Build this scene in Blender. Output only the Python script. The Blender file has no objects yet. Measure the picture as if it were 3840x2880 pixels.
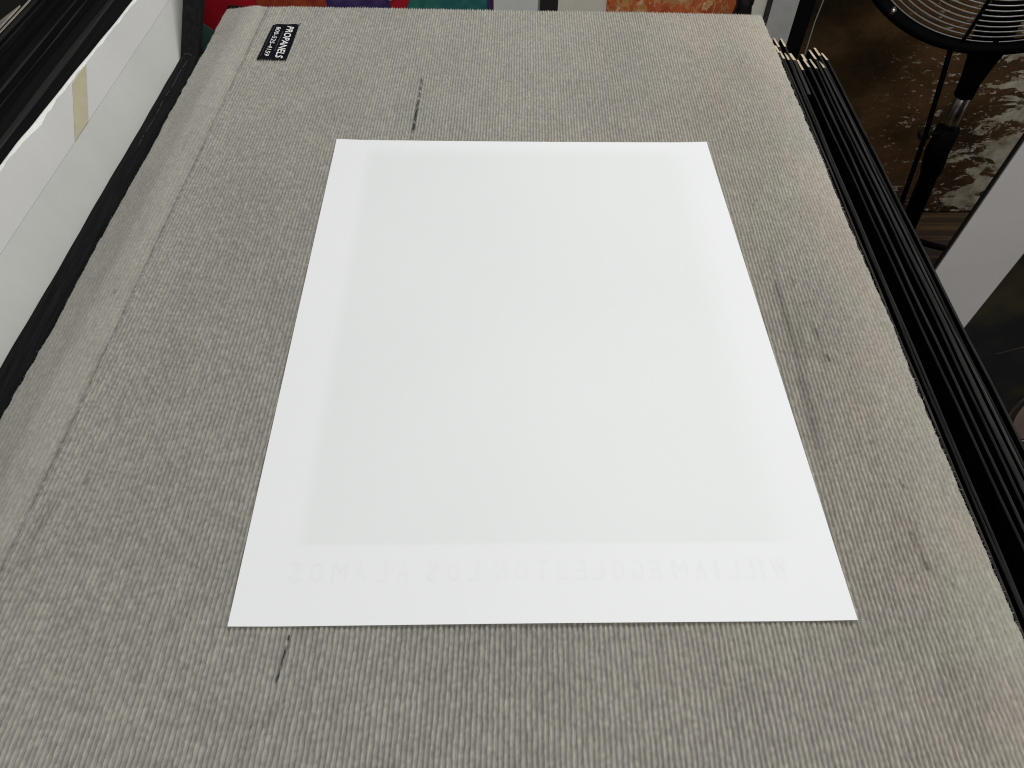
import bpy, math, random
import numpy as np
from mathutils import Matrix, Vector
random.seed(7); RNG = np.random.default_rng(7)
SC = bpy.context.scene
COL = SC.collection

# ------------------------------------------------------------------ camera
cam_d = bpy.data.cameras.new('camera')
cam = bpy.data.objects.new('camera', cam_d); COL.objects.link(cam)
cam_d.sensor_fit = 'HORIZONTAL'; cam_d.sensor_width = 36.0
cam_d.lens = 2814.9183 / 3840 * 36.0
cam_d.clip_start = 0.02; cam_d.clip_end = 60
R = Matrix(((0.9996, 0.0015, -0.0280), (-0.0188, 0.7769, -0.6293), (0.0208, 0.6296, 0.7767)))
rv = Vector((0.681, -0.0264, -0.0109))
R = Matrix.Rotation(rv.length, 3, rv.normalized())
cam.matrix_world = Matrix.Translation((-0.0398, -0.5119, 0.5330)) @ R.to_4x4()
SC.camera = cam

# ------------------------------------------------------------------ light
world = bpy.data.worlds.new('World'); SC.world = world; world.use_nodes = True
bg = world.node_tree.nodes['Background']
bg.inputs[0].default_value = (0.95, 0.98, 1.0, 1); bg.inputs[1].default_value = 0.16

def area(name, loc, target, sx, sy, power, color):
    d = bpy.data.lights.new(name, 'AREA'); d.shape = 'RECTANGLE'
    d.size = sx; d.size_y = sy; d.energy = power; d.color = color
    o = bpy.data.objects.new(name, d); COL.objects.link(o)
    o.location = loc
    o.rotation_euler = (Vector(target) - Vector(loc)).to_track_quat('-Z', 'Y').to_euler()
    return o
area('ceiling_lamp', (0.7, 0.95, 1.9), (0.1, 0.2, 0), 1.5, 1.0, 31, (1.0, 0.995, 0.975))
area('ceiling_lamp', (0.3, -1.7, 1.9), (0.2, 0.5, 0), 1.6, 1.0, 27, (1.0, 0.995, 0.975))

SC.view_settings.view_transform = 'Standard'
SC.view_settings.look = 'None'
SC.view_settings.exposure = 0.06
SC.cycles.pixel_filter_type = 'BLACKMAN_HARRIS'; SC.cycles.filter_width = 1.1
SC.view_settings.gamma = 1.0

# ------------------------------------------------------------------ helpers
SL = 0.033                                   # the boards run slightly askew to the sheet

def mat(name):
    m = bpy.data.materials.new(name); m.use_nodes = True
    nt = m.node_tree
    return m, nt, nt.nodes['Principled BSDF']

def noise_node(nt, scale, detail=4, rough=0.6, stretch=(1, 1, 1), coord='Object'):
    tc = nt.nodes.new('ShaderNodeTexCoord')
    mp = nt.nodes.new('ShaderNodeMapping'); mp.inputs['Scale'].default_value = stretch
    nz = nt.nodes.new('ShaderNodeTexNoise')
    nz.inputs['Scale'].default_value = scale; nz.inputs['Detail'].default_value = detail
    nz.inputs['Roughness'].default_value = rough
    nt.links.new(tc.outputs[coord], mp.inputs[0]); nt.links.new(mp.outputs[0], nz.inputs['Vector'])
    return nz

def ramp(nt, src, stops):
    r = nt.nodes.new('ShaderNodeValToRGB')
    e = r.color_ramp.elements
    while len(e) < len(stops): e.new(0.5)
    for k, (p, c) in enumerate(stops):
        e[k].position = p; e[k].color = (c[0], c[1], c[2], 1)
    nt.links.new(src, r.inputs[0])
    return r

def simple(name, c0, c1=None, rough=0.7, scale=40, stretch=(1, 1, 1), bump=0.0, bscale=400, sheen=0.0, metal=0.0, spec=0.5):
    m, nt, b = mat(name)
    c1 = c1 or tuple(x * 0.85 for x in c0)
    nz = noise_node(nt, scale, 5, 0.6, stretch)
    r = ramp(nt, nz.outputs[0], [(0.3, c1), (0.7, c0)])
    nt.links.new(r.outputs[0], b.inputs['Base Color'])
    b.inputs['Roughness'].default_value = rough
    b.inputs['Metallic'].default_value = metal
    b.inputs['Specular IOR Level'].default_value = spec
    b.inputs['Sheen Weight'].default_value = sheen
    if bump:
        n2 = noise_node(nt, bscale, 3, 0.6, stretch)
        bp = nt.nodes.new('ShaderNodeBump'); bp.inputs['Strength'].default_value = bump
        bp.inputs['Distance'].default_value = 0.001
        nt.links.new(n2.outputs[0], bp.inputs['Height']); nt.links.new(bp.outputs[0], b.inputs['Normal'])
    return m

def link_mesh(name, verts, faces, m=None, parent=None, smooth=False):
    me = bpy.data.meshes.new(name)
    me.from_pydata([tuple(v) for v in verts], [], [tuple(f) for f in faces]); me.update()
    if smooth: me.polygons.foreach_set('use_smooth', [True] * len(me.polygons))
    o = bpy.data.objects.new(name, me); COL.objects.link(o)
    if m: me.materials.append(m)
    if parent:
        o.parent = parent
        o.matrix_parent_inverse = Matrix.Translation(-Vector(parent.location)) if parent.type == 'EMPTY' else Matrix()
    return o

def tag(o, label=None, cat=None, group=None, kind=None):
    if label: o['label'] = label
    if cat: o['category'] = cat
    if group: o['group'] = group
    if kind: o['kind'] = kind
    return o

def empty(name, loc, label, cat, group=None):
    o = bpy.data.objects.new(name, None); COL.objects.link(o); o.location = loc
    o.empty_display_size = 0.02
    return tag(o, label, cat, group)

class MB:
    """collects geometry for one mesh object (world coordinates)"""
    def __init__(s): s.v = []; s.f = []
    def poly(s, pts, faces):
        n = len(s.v); s.v += [tuple(p) for p in pts]; s.f += [tuple(n + i for i in f) for f in faces]
    def hexa(s, p):      # 8 points: bottom ring 0-3, top ring 4-7
        s.poly(p, [(0, 3, 2, 1), (4, 5, 6, 7), (0, 1, 5, 4), (1, 2, 6, 5), (2, 3, 7, 6), (3, 0, 4, 7)])
    def box(s, lo, hi):
        (a, b, c), (d, e, f) = lo, hi
        s.hexa([(a, b, c), (d, b, c), (d, e, c), (a, e, c), (a, b, f), (d, b, f), (d, e, f), (a, e, f)])
    def slab(s, o, u, v, n):   # parallelepiped
        o, u, v, n = map(Vector, (o, u, v, n))
        s.hexa([o, o + u, o + u + v, o + v, o + n, o + u + n, o + u + v + n, o + v + n])
    def tube(s, pts, rads, seg=16, cap=True):
        pts = [Vector(p) for p in pts]
        if not hasattr(rads, '__len__'): rads = [rads] * len(pts)
        base = len(s.v)
        for i, p in enumerate(pts):
            t = (pts[min(i + 1, len(pts) - 1)] - pts[max(i - 1, 0)]).normalized()
            a = t.cross(Vector((0, 0, 1)) if abs(t.z) < 0.9 else Vector((0, 1, 0))).normalized(); b = t.cross(a)
            for k in range(seg):
                g = 2 * math.pi * k / seg
                s.v.append(tuple(p + (a * math.cos(g) + b * math.sin(g)) * rads[i]))
        for i in range(len(pts) - 1):
            for k in range(seg):
                k2 = (k + 1) % seg
                s.f.append((base + i * seg + k, base + i * seg + k2, base + (i + 1) * seg + k2, base + (i + 1) * seg + k))
        if cap:
            s.f.append(tuple(base + k for k in reversed(range(seg))))
            s.f.append(tuple(base + (len(pts) - 1) * seg + k for k in range(seg)))
    def ring(s, c, ax, ay, r, rt, seg=120, tseg=8, flat=1.0):
        c, ax, ay = Vector(c), Vector(ax), Vector(ay); n = ax.cross(ay)
        base = len(s.v)
        for i in range(seg):
            g = 2 * math.pi * i / seg; d = ax * math.cos(g) + ay * math.sin(g)
            for k in range(tseg):
                h = 2 * math.pi * k / tseg
                s.v.append(tuple(c + d * (r + rt * math.cos(h)) + n * rt * flat * math.sin(h)))
        for i in range(seg):
            i2 = (i + 1) % seg
            for k in range(tseg):
                k2 = (k + 1) % tseg
                s.f.append((base + i * tseg + k, base + i2 * tseg + k, base + i2 * tseg + k2, base + i * tseg + k2))
    def build(s, name, m, parent=None, smooth=False): return link_mesh(name, s.v, s.f, m, parent, smooth)

def bevel(o, w, seg=2):
    md = o.modifiers.new('bevel', 'BEVEL'); md.width = w; md.segments = seg; md.limit_method = 'ANGLE'
    return o

def vnoise(x, y, cx, cy, seed):
    """smooth value noise, cell size cx, cy"""
    r = np.random.default_rng(seed)
    gx = x / cx; gy = y / cy
    ix = np.floor(gx).astype(int); iy = np.floor(gy).astype(int)
    fx = gx - ix; fy = gy - iy
    fx = fx * fx * (3 - 2 * fx); fy = fy * fy * (3 - 2 * fy)
    ix -= ix.min(); iy -= iy.min()
    T = r.random((ix.max() + 2, iy.max() + 2))
    return ((T[ix, iy] * (1 - fx) + T[ix + 1, iy] * fx) * (1 - fy) + (T[ix, iy + 1] * (1 - fx) + T[ix + 1, iy + 1] * fx) * fy)

def text_geo(body, size=1.0):
    c = bpy.data.curves.new('t', 'FONT'); c.body = body; c.size = size; c.extrude = 0.0; c.resolution_u = 3
    o = bpy.data.objects.new('t', c); COL.objects.link(o)
    bpy.context.view_layer.update()
    me = bpy.data.meshes.new_from_object(o)
    v = [tuple(q.co) for q in me.vertices]; f = [tuple(p.vertices) for p in me.polygons]
    bpy.data.objects.remove(o); bpy.data.curves.remove(c); bpy.data.meshes.remove(me)
    return v, f

# ------------------------------------------------------------------ materials
BLACK_CLOTH = simple('black_cloth', (0.012, 0.0125, 0.013), (0.004, 0.004, 0.0045), 0.95, 300, (1, 0.05, 1), 0.6, 900, 0.0, spec=0.12)
BLACK_BOARD = simple('black_mat_board', (0.008, 0.0085, 0.008), (0.003, 0.003, 0.003), 0.9, 90, (1, 0.03, 1), 0.5, 700, 0.0, spec=0.1)
BLACK_STRIP = simple('black_stained_wood', (0.034, 0.034, 0.033), (0.012, 0.012, 0.012), 0.9, 260, (1, 0.06, 1), 0.8, 900, 0.0, spec=0.12)
STRIP_SIDE_SHADE = simple('black_strip_side_shade', (0.004, 0.004, 0.004), (0.0015, 0.0015, 0.0015), 0.95, 260, (1, 0.06, 1), spec=0.05)  # near-black sides: shade of the gaps between strips painted into the colour
BLACK_PAINT = simple('black_paint', (0.004, 0.004, 0.004), (0.002, 0.002, 0.002), 0.7, 60, spec=0.08)
BLACK_FRAME = simple('black_frame_wood', (0.01, 0.009, 0.008), (0.005, 0.005, 0.005), 0.5, 60)
RAW_WOOD = simple('raw_cut_wood', (0.66, 0.57, 0.40), (0.44, 0.33, 0.21), 0.8, 160, (1, .3, 1))
CHROME = simple('bright_wire', (1.0, 0.98, 0.92), (0.9, 0.88, 0.82), 0.42, 20, metal=1.0)
STEEL = simple('brushed_steel', (0.6, 0.55, 0.5), (0.4, 0.36, 0.33), 0.3, 40, metal=1.0)
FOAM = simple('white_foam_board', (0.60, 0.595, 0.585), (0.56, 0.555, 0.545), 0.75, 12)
FOAM_EDGE = simple('torn_foam_core', (0.96, 0.965, 0.92), (0.88, 0.89, 0.83), 0.9, 300, bump=0.8, bscale=600)
TAPE = simple('aged_masking_tape', (0.50, 0.47, 0.31), (0.43, 0.40, 0.27), 0.6, 60, bump=.2)
CORE = simple('panel_core', (0.25, 0.23, 0.2), None, 0.9, 30)

# ------------------------------------------------------------------ setting: floor
fm, nt, b = mat('floor_planks')
nz = noise_node(nt, 5, 6, 0.65, (0.5, 12, 1))
r = ramp(nt, nz.outputs[0], [(0.3, (0.012, 0.009, 0.006)), (0.5, (0.05, 0.03, 0.014)), (0.62, (0.13, 0.075, 0.03)), (0.72, (0.03, 0.022, 0.014))])
nt.links.new(r.outputs[0], b.inputs['Base Color']); b.inputs['Roughness'].default_value = 0.5
fl = MB(); fl.poly([(-6, -4, -0.95), (8, -4, -0.95), (8, 8, -0.95), (-6, 8, -0.95)], [(0, 1, 2, 3)])
tag(fl.build('floor', fm), kind='structure')
wm = simple('back_wall_paint', (0.03, 0.028, 0.025), None, 0.9, 3)
w = MB(); w.box((-4, 2.6, -0.95), (6, 2.7, 2.2)); tag(w.build('wall', wm), 'dark back wall behind the stored prints', 'wall', kind='structure')

# ------------------------------------------------------------------ the carpeted display panel
panel = empty('display_panel', (-0.04, 0.1, -0.05), 'wide flat panel covered in ribbed grey carpet, under the white sheet', 'display panel')

def carpet():
    sL, sR, p = -0.4675, 0.3600, 0.0038
    rad, dropl = 0.007, 0.036
    ds, dy = 0.00055, 0.0013
    arc = rad * math.pi / 2
    na = int((sR - sL + 2 * (arc + dropl)) / ds); a = np.linspace(-(arc + dropl), (sR - sL) + arc + dropl, na)
    W = sR - sL
    # cross-section a -> s, drop, theta
    s = np.empty_like(a); dz = np.empty_like(a); th = np.empty_like(a)
    for i, t in enumerate(a):
        e = -t if t < 0 else (t - W if t > W else 0); sg = -1 if t < 0 else 1
        base = sL if t < 0 else sR
        if e == 0: s[i], dz[i], th[i] = sL + t, 0, 0
        elif e < arc: g = e / rad; s[i] = base + sg * rad * math.sin(g) - sg * 0; dz[i] = rad * (1 - math.cos(g)); th[i] = sg * g
        else: s[i] = base + sg * rad; dz[i] = rad + (e - arc); th[i] = sg * math.pi / 2
    s = np.clip(s, sL - rad, sR + rad)
    # pull the rounding inside the outline
    k = (W - 2 * rad) / W
    s = (s - (sL + sR) / 2) * (W) / (W + 2 * rad) + (sL + sR) / 2
    y0 = -0.50
    nb = int((1.165 + dropl) / dy); tb = np.linspace(0, 1.165 + arc + dropl, nb)
    Ly = 1.165 - 0.005
    yb = np.where(tb < Ly, y0 + tb, 0); dzy = np.zeros_like(tb); thy = np.zeros_like(tb)
    e = tb - Ly; m1 = (e >= 0) & (e < arc); m2 = e >= arc
    yb[m1] = y0 + Ly + rad * np.sin(e[m1] / rad); dzy[m1] = rad * (1 - np.cos(e[m1] / rad)); thy[m1] = e[m1] / rad
    yb[m2] = y0 + Ly + rad; dzy[m2] = rad + e[m2] - arc; thy[m2] = math.pi / 2
    S, Y = np.meshgrid(s, yb, indexing='ij'); A, B = np.meshgrid(a + sL, tb + y0, indexing='ij')
    DZ = dz[:, None] + dzy[None, :]; TH = th[:, None] + 0 * Y; THY = thy[None, :] + 0 * Y
    # far edge is not quite square to the ribs; edges wander a little
    Y = Y - 0.0085 * (S - sL) * np.clip((Y + 0.5) / 1.16, 0, 1)
    edge_w = (vnoise(A, B, 9, 0.09, 3) - 0.5) * 0.0018 + (vnoise(A, B, 9, 0.012, 4) - 0.5) * 0.0014
    edge_mask = np.clip((np.abs(S - (sL + sR) / 2) - 0.36) / 0.046, 0, 1) ** 3
    S = S + edge_w * edge_mask
    # ribs
    wob = (vnoise(A, B, 0.02, 0.05, 11) - 0.5) * 0.9 * 0.0011 + (vnoise(A, B, 0.0038, 0.006, 12) - 0.5) * 0.0008
    ph = (A + wob) / p; idx = np.floor(ph); fr = ph - idx
    prof = 1 - np.abs(2 * fr - 1) ** 2.0
    rr = np.random.default_rng(5)
    ki = (idx - idx.min()).astype(int)
    offs = rr.random(ki.max() + 1) * 0.01
    bead = vnoise(ki * 1.0, B + offs[ki], 1.0, 0.0026, 21)
    bead2 = vnoise(ki * 1.0, B, 1.0, 0.011, 22)
    fine = vnoise(A, B, 0.0011, 0.0022, 31); fine2 = vnoise(A, B, 0.0007, 0.0014, 32)
    big = vnoise(A, B, 0.05, 0.07, 33)
    smooth_l = np.clip((-0.406 - (A)) / 0.006, 0, 1)           # napped, nearly ribless edge band on the left
    fray_r = np.clip((A - 0.30) / 0.06, 0, 1)
    amp = 0.0022 * (1 - 0.72 * smooth_l) * (1 - 0.45 * fray_r) * (0.8 + 0.4 * big)
    H = amp * (prof * (0.62 + 0.36 * bead + 0.14 * bead2)) + 0.00042 * (fine - 0.5) + 0.00030 * (fine2 - 0.5)
    H += 0.00055 * fray_r * (vnoise(A, B, 0.0018, 0.0024, 41) - 0.3)
    # seam on the left: a shallow valley with stitches
    seam_s = -0.4052 + 0.0012 * (vnoise(A, B, 9, 0.05, 51) - 0.5)
    sd = np.abs(A - seam_s)
    stitch = 0.75 + 0.35 * (vnoise(A, B, 9, 0.006, 52) > 0.5)
    gap = 1 + 1.6 * np.clip((B - 0.36) / 0.2, 0, 1)            # seam opens towards the far end
    H -= 0.0016 * np.exp(-(sd / (0.0013 * gap)) ** 2) * stitch * (1 - 0.35 * np.clip((B - 0.36) / 0.2, 0, 1))
    H -= 0.0008 * np.exp(-((A + 0.4105) / 0.0009) ** 2) * (B < 0.45)
    # soft cushions along the left edge
    H += 0.0022 * np.exp(-((A + 0.424) / 0.010) ** 2)
    H -= 0.0030 * np.clip((-0.438 - A) / 0.024, 0, 1) ** 1.2
    # whole-surface undulation
    H += 0.0009 * (vnoise(A, B, 0.16, 0.2, 61) - 0.5)
    X = S + SL * Y
    nx = np.sin(TH) * np.cos(THY); ny = np.sin(THY); nzv = np.cos(TH) * np.cos(THY)
    base_h = -0.0021
    V = np.stack([X + nx * H, Y + ny * H, -DZ + nzv * H + base_h], -1)
    # fibre colour: heather greys with worn and soiled patches, painted rib shade and light falloff
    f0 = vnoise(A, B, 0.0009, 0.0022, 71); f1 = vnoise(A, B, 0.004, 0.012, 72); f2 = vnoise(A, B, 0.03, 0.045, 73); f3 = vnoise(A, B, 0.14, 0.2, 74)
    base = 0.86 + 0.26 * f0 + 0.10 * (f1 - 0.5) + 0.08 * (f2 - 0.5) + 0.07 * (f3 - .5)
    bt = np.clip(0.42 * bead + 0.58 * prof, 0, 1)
    base *= (0.46 + 0.72 * bt) * (1 - fray_r * .5) * (1 - smooth_l * .6) + 0.90 * (1 - (1 - fray_r * .5) * (1 - smooth_l * .6))                                # pale yarn tips; groove shade painted in between the ribs
    base *= 1 + 0.17 * fray_r + 0.15 * np.clip((B - 0.1) / 0.5, 0, 1) + 0.10 * smooth_l * np.clip((A + 0.443) / 0.008, 0, 1) - 0.12 * smooth_l * np.clip((-0.435 - A) / 0.01, 0, 1)  # light falloff painted in: yarn paler towards the far edge
    warm = np.clip((A + 0.05) / 0.4, 0, 1) * (0.4 + 0.9 * vnoise(A, B, 0.05, 0.08, 75))
    pink = vnoise(A, B, 0.028, 0.04, 76) * np.clip((A - 0.15) / 0.2, 0, 1)
    green = np.clip(vnoise(A, B, 0.03, 0.04, 77) - 0.55, 0, 1) * np.clip((A - 0.1) / 0.2, 0, 1)
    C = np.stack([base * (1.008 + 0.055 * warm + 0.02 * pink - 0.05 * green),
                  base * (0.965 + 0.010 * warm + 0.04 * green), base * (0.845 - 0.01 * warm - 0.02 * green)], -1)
    def stain(x0, y0, x1, y1, wd, st, col=(0.07, 0.07, 0.075), seed=0, thr=0.35):
        s0, s1 = x0 - SL * y0, x1 - SL * y1
        s0, s1 = [(q + 0.0535) * 1.0165 - 0.0535 for q in (s0, s1)]
        t = np.clip(((A - s0) * (s1 - s0) + (B - y0) * (y1 - y0)) / ((s1 - s0) ** 2 + (y1 - y0) ** 2 + 1e-12), 0, 1)
        d = np.hypot(A - s0 - t * (s1 - s0), B - y0 - t * (y1 - y0))
        n = vnoise(A, B, 0.0012, 0.004, 200 + seed)
        mk = np.exp(-(d / wd) ** 2) * np.clip((n - thr) * 3, 0, 1) * st
        mk = np.clip(mk, 0, 1)[..., None]
        C[:] = C * (1 - mk) + np.array(col) * mk
    stain(-0.1329, 0.4572, -0.1349, 0.395, 0.0016, 0.9, seed=1, thr=.25)
    stain(-0.1349, 0.400, -0.1371, 0.335, 0.0019, 1.1, seed=2, thr=.1)
    stain(-0.1371, 0.340, -0.1385, 0.312, 0.0018, 0.9, seed=3, thr=.4)
    stain(-0.1842, -0.311, -0.1872, -0.340, 0.0010, 1.1, seed=4, thr=.15)
    stain(-0.1868, -0.333, -0.1877, -0.3425, 0.0012, 0.9, seed=5, thr=.35)
    stain(-0.199, -0.366, -0.203, -0.392, 0.0022, 0.8, seed=6, thr=.5)
    brown = (0.13, 0.09, 0.07)
    for (x0, y0, x1, y1, wd, st) in [(0.2741, 0.085, 0.2755, 0.055, .0022, .8), (0.279, -0.008, 0.2795, -0.02, .0025, 1.0), (0.2810, -0.042, 0.2822, -0.049, .002, 1.4),
                                     (0.262, -0.01, 0.264, -0.045, .0022, .7), (0.256, 0.06, 0.253, -0.02, .003, .55), (0.253, -0.03, 0.249, -0.13, .004, .5),
                                     (0.305, -0.183, 0.3055, -0.1885, .0026, 1.3), (0.2952, -0.232, 0.296, -0.24, .003, 1.1), (0.2965, -0.243, 0.2975, -0.257, .003, .7),
                                     (0.2975, -0.258, 0.2982, -0.2625, .0024, 1.5), (0.283, -0.135, 0.283, -0.14, .002, 1.0), (0.292, -0.142, 0.2915, -0.148, .002, .9),
                                     (-0.3925, -0.20, -0.3940, -0.238, .003, .55), (-0.3705, -0.17, -0.3718, -0.183, .0016, 1.0), (-0.4152, 0.047, -0.4150, 0.037, .0016, 1.1),
                                     (0.313, -0.275, 0.3135, -0.279, .0018, 1.0), (0.262, 0.19, 0.2622, 0.186, .0016, 1.0), (-0.41, 0.30, -0.4105, 0.285, .0022, .6),
                                     (0.20, -0.33, 0.201, -0.338, .002, .7), (0.06, -0.345, 0.061, -0.35, .0018, .8), (0.315, 0.55, 0.32, 0.42, .006, .18)]:
        stain(x0, y0, x1, y1, wd * .85, st * .5, brown, seed=int(abs(x0 * 1e4)) % 90 + 10, thr=.3)
    for (x0, y0, x1, y1, wd, st) in [(.2600, .100, .2455, -.150, .0042, .22), (.2690, .035, .2610, -.045, .0040, .26), (.2560, .055, .2530, -.03, .0030, .35), (.2790, .0, .2770, -.05, .004, .3),
                                     (.2480, -.07, .2430, -.17, .0035, .35), (.2960, -.225, .2980, -.262, .005, .2), (-.3925, -.195, -.3945, -.25, .005, .22), (-.186, -.36, -.205, -.40, .004, .2)]:
        stain(x0, y0, x1, y1, wd, st, (0.30, 0.27, 0.225), seed=120 + int(abs(y0) * 300), thr=.12)
    # stitch holes of the seam
    sh = np.exp(-(sd / 0.0009) ** 2) * (vnoise(A, B, 9, 0.0045, 53) > 0.45) * np.clip(1.2 - np.clip((B - 0.2) / 0.3, 0, 1), 0, 1) * 0.45
    C *= (1 - sh * 0.75 - (0.20 + 0.12 * np.clip((B - 0.36) / 0.2, 0, 1)) * np.exp(-(sd / (0.0009 * gap)) ** 2))[..., None]
    n0, n1 = A.shape
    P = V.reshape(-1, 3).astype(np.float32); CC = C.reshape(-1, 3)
    i, j = np.meshgrid(np.arange(n0 - 1), np.arange(n1 - 1), indexing='ij')
    q = (i * n1 + j).ravel()
    F = np.stack([q, q + n1, q + n1 + 1, q + 1], 1).astype(np.int32)
    # loose fibres standing off the worn edges and the surface
    fv = []; fc = []
    def fibre(pos, direc, L, wd, col):
        side = np.array([-direc[1], direc[0], 0.3]); side = side / (np.linalg.norm(side) + 1e-9) * wd
        bend = np.array([RNG.normal(), RNG.normal(), RNG.normal()]) * L * 0.25
        mid = pos + direc * L * 0.5 + bend; tip = pos + direc * L
        fv.append((pos - side, pos + side, mid + side * .7, mid - side * .7, tip)); fc.append(col)
    ir = int(np.argmin(np.abs(a - (W + arc * 0.6)))); il = int(np.argmin(np.abs(a + arc * 0.6))); jt = int(np.argmin(np.abs(tb - Ly - arc * .5)))
    it0, it1 = int(np.argmin(np.abs(a))), int(np.argmin(np.abs(a - W)))
    for k in range(5200):
        j_ = RNG.integers(0, jt); ii = ir - RNG.integers(0, 26); d = np.array([1, RNG.normal() * 0.5, RNG.normal() * .35 + .1]); d /= np.linalg.norm(d)
        L = abs(RNG.normal(0.0013, 0.0009)) + (0.002 if RNG.random() < 0.03 else 0)
        fibre(V[ii, j_], d, L, 0.00013, C[ii, j_] * 1.1)
    for k in range(2600):
        j_ = RNG.integers(0, jt); ii = il + RNG.integers(0, 16); d = np.array([-1, RNG.normal() * 0.5, RNG.normal() * .3 + .1]); d /= np.linalg.norm(d)
        fibre(V[ii, j_], d, abs(RNG.normal(0.0009, 0.0006)), 0.00012, C[ii, j_])
    for k in range(2600):
        ii = RNG.integers(it0, it1); j_ = jt - RNG.integers(0, 5); d = np.array([RNG.normal() * .5, .6, .7]); d /= np.linalg.norm(d)
        fibre(V[ii, j_], d, abs(RNG.normal(0.0010, 0.0006)), 0.00016, C[ii, j_])
    for k in range(34000):
        ii = RNG.integers(it0, it1); j_ = RNG.integers(0, jt)
        if abs(V[ii, j_, 0]) < 0.2305 and abs(V[ii, j_, 1]) < 0.3065: continue
        d = np.array([RNG.normal(), RNG.normal(), .55]); d /= np.linalg.norm(d)
        fibre(V[ii, j_], d, abs(RNG.normal(0.0011, 0.0006)), 0.00010, C[ii, j_] * 1.05)
    FV = np.array(fv, dtype=np.float32).reshape(-1, 3); nf = len(fv)
    b0 = len(P) + np.arange(nf) * 5
    Q4 = np.stack([b0, b0 + 1, b0 + 2, b0 + 3], 1).astype(np.int32); T3 = np.stack([b0 + 3, b0 + 2, b0 + 4], 1).astype(np.int32)
    Pall = np.concatenate([P, FV]); Call = np.concatenate([CC, np.repeat(np.array(fc), 5, axis=0)])
    quads = np.concatenate([F, Q4])
    me = bpy.data.meshes.new('carpet_cover')
    nq, ntri = len(quads), len(T3)
    me.vertices.add(len(Pall)); me.vertices.foreach_set('co', Pall.ravel())
    me.loops.add(nq * 4 + ntri * 3); me.loops.foreach_set('vertex_index', np.concatenate([quads.ravel(), T3.ravel()]))
    me.polygons.add(nq + ntri)
    starts = np.concatenate([np.arange(nq) * 4, nq * 4 + np.arange(ntri) * 3]).astype(np.int32)
    me.polygons.foreach_set('loop_start', starts)
    me.polygons.foreach_set('use_smooth', np.ones(nq + ntri, dtype=bool))
    me.update(calc_edges=True)
    at = me.color_attributes.new('fibre', 'FLOAT_COLOR', 'POINT')
    at.data.foreach_set('color', np.concatenate([np.clip(Call, 0, 2), np.ones((len(Call), 1))], 1).astype(np.float32).ravel())
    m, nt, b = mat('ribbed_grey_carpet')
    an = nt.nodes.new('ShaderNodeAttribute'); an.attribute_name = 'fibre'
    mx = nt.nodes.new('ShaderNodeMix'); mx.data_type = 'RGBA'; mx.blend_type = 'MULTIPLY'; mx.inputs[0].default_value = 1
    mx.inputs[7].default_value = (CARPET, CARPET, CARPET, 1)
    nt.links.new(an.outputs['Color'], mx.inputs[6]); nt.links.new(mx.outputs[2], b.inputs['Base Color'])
    b.inputs['Roughness'].default_value = 1.0; b.inputs['Specular IOR Level'].default_value = 0.1
    b.inputs['Sheen Weight'].default_value = 0.2; b.inputs['Sheen Roughness'].default_value = 0.5
    b.inputs['Sheen Tint'].default_value = (0.95, 0.94, 0.9, 1)
    me.materials.append(m)
    o = bpy.data.objects.new('carpet_cover', me); COL.objects.link(o)
    o.parent = panel; o.matrix_parent_inverse = Matrix.Translation(-Vector(panel.location))
    return o
CARPET = 0.318
carpet()
cb = MB()
ya, yb_ = -0.50, 0.648
cb.hexa([(x + SL * y, y, z) for z in (-0.042, -0.008) for (x, y) in ((-0.447, ya), (0.342, ya), (0.342, yb_), (-0.447, yb_))])
cb.build('core_board', CORE, panel)

# sewn label
LABEL_CLOTH = simple('navy_woven_label', (0.007, 0.0085, 0.014), (0.003, 0.0035, 0.006), 0.9, 500, bump=0.3, bscale=1500, spec=.1)
WHITE_THREAD = simple('white_thread', (0.88, 0.88, 0.85), (0.8, 0.81, 0.78), 0.8, 500)
GREY_THREAD = simple('grey_thread', (0.22, 0.22, 0.26), (0.10, 0.10, 0.12), 0.8, 300)
BLACK_THREAD = simple('black_thread', (0.01, 0.01, 0.012), None, 0.9, 300)
LA = Vector((-0.3590, 0.6010, 0.0009)); LB = Vector((-0.3215, 0.6025, 0.0009))      # far corners
LC = Vector((-0.3228, 0.4990, 0.0009)); LD = Vector((-0.3640, 0.5000, 0.0009))      # near corners
def lab(u, v, z=0.0):       # u 0..1 left to right, v 0..1 far to near
    top = LA.lerp(LB, u); bot = LD.lerp(LC, u)
    return top.lerp(bot, v) + Vector((0, 0, z))
nu, nv = 16, 40
vv, ff = [], []
for layer in (0, 1):
    for i in range(nu + 1):
        for j in range(nv + 1):
            u, v = i / nu, j / nv
            rough = 0.0
            if v == 0:  # rounded far corners
                c = max(0, abs(u - 0.5) - 0.36) / 0.14; rough = 0.055 * c * c
            q = lab(u, min(1, v + rough), 0.0003 * math.sin(u * 9 + v * 5) + (0.0005 if layer else -0.0002))
            q.x += 0.0004 * math.sin(j * 1.9) * (1 if i in (0, nu) else 0)
            vv.append(q)
n1 = (nu + 1) * (nv + 1)
for i in range(nu):
    for j in range(nv):
        q = i * (nv + 1) + j
        ff.append((n1 + q, n1 + q + nv + 1, n1 + q + nv + 2, n1 + q + 1)[::-1]); ff.append((q, q + nv + 1, q + nv + 2, q + 1))
sl = link_mesh('sewn_label', vv, ff, LABEL_CLOTH, panel, True)
sl['label'] = 'dark navy sewn label with white lettering at the far left corner'
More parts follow.
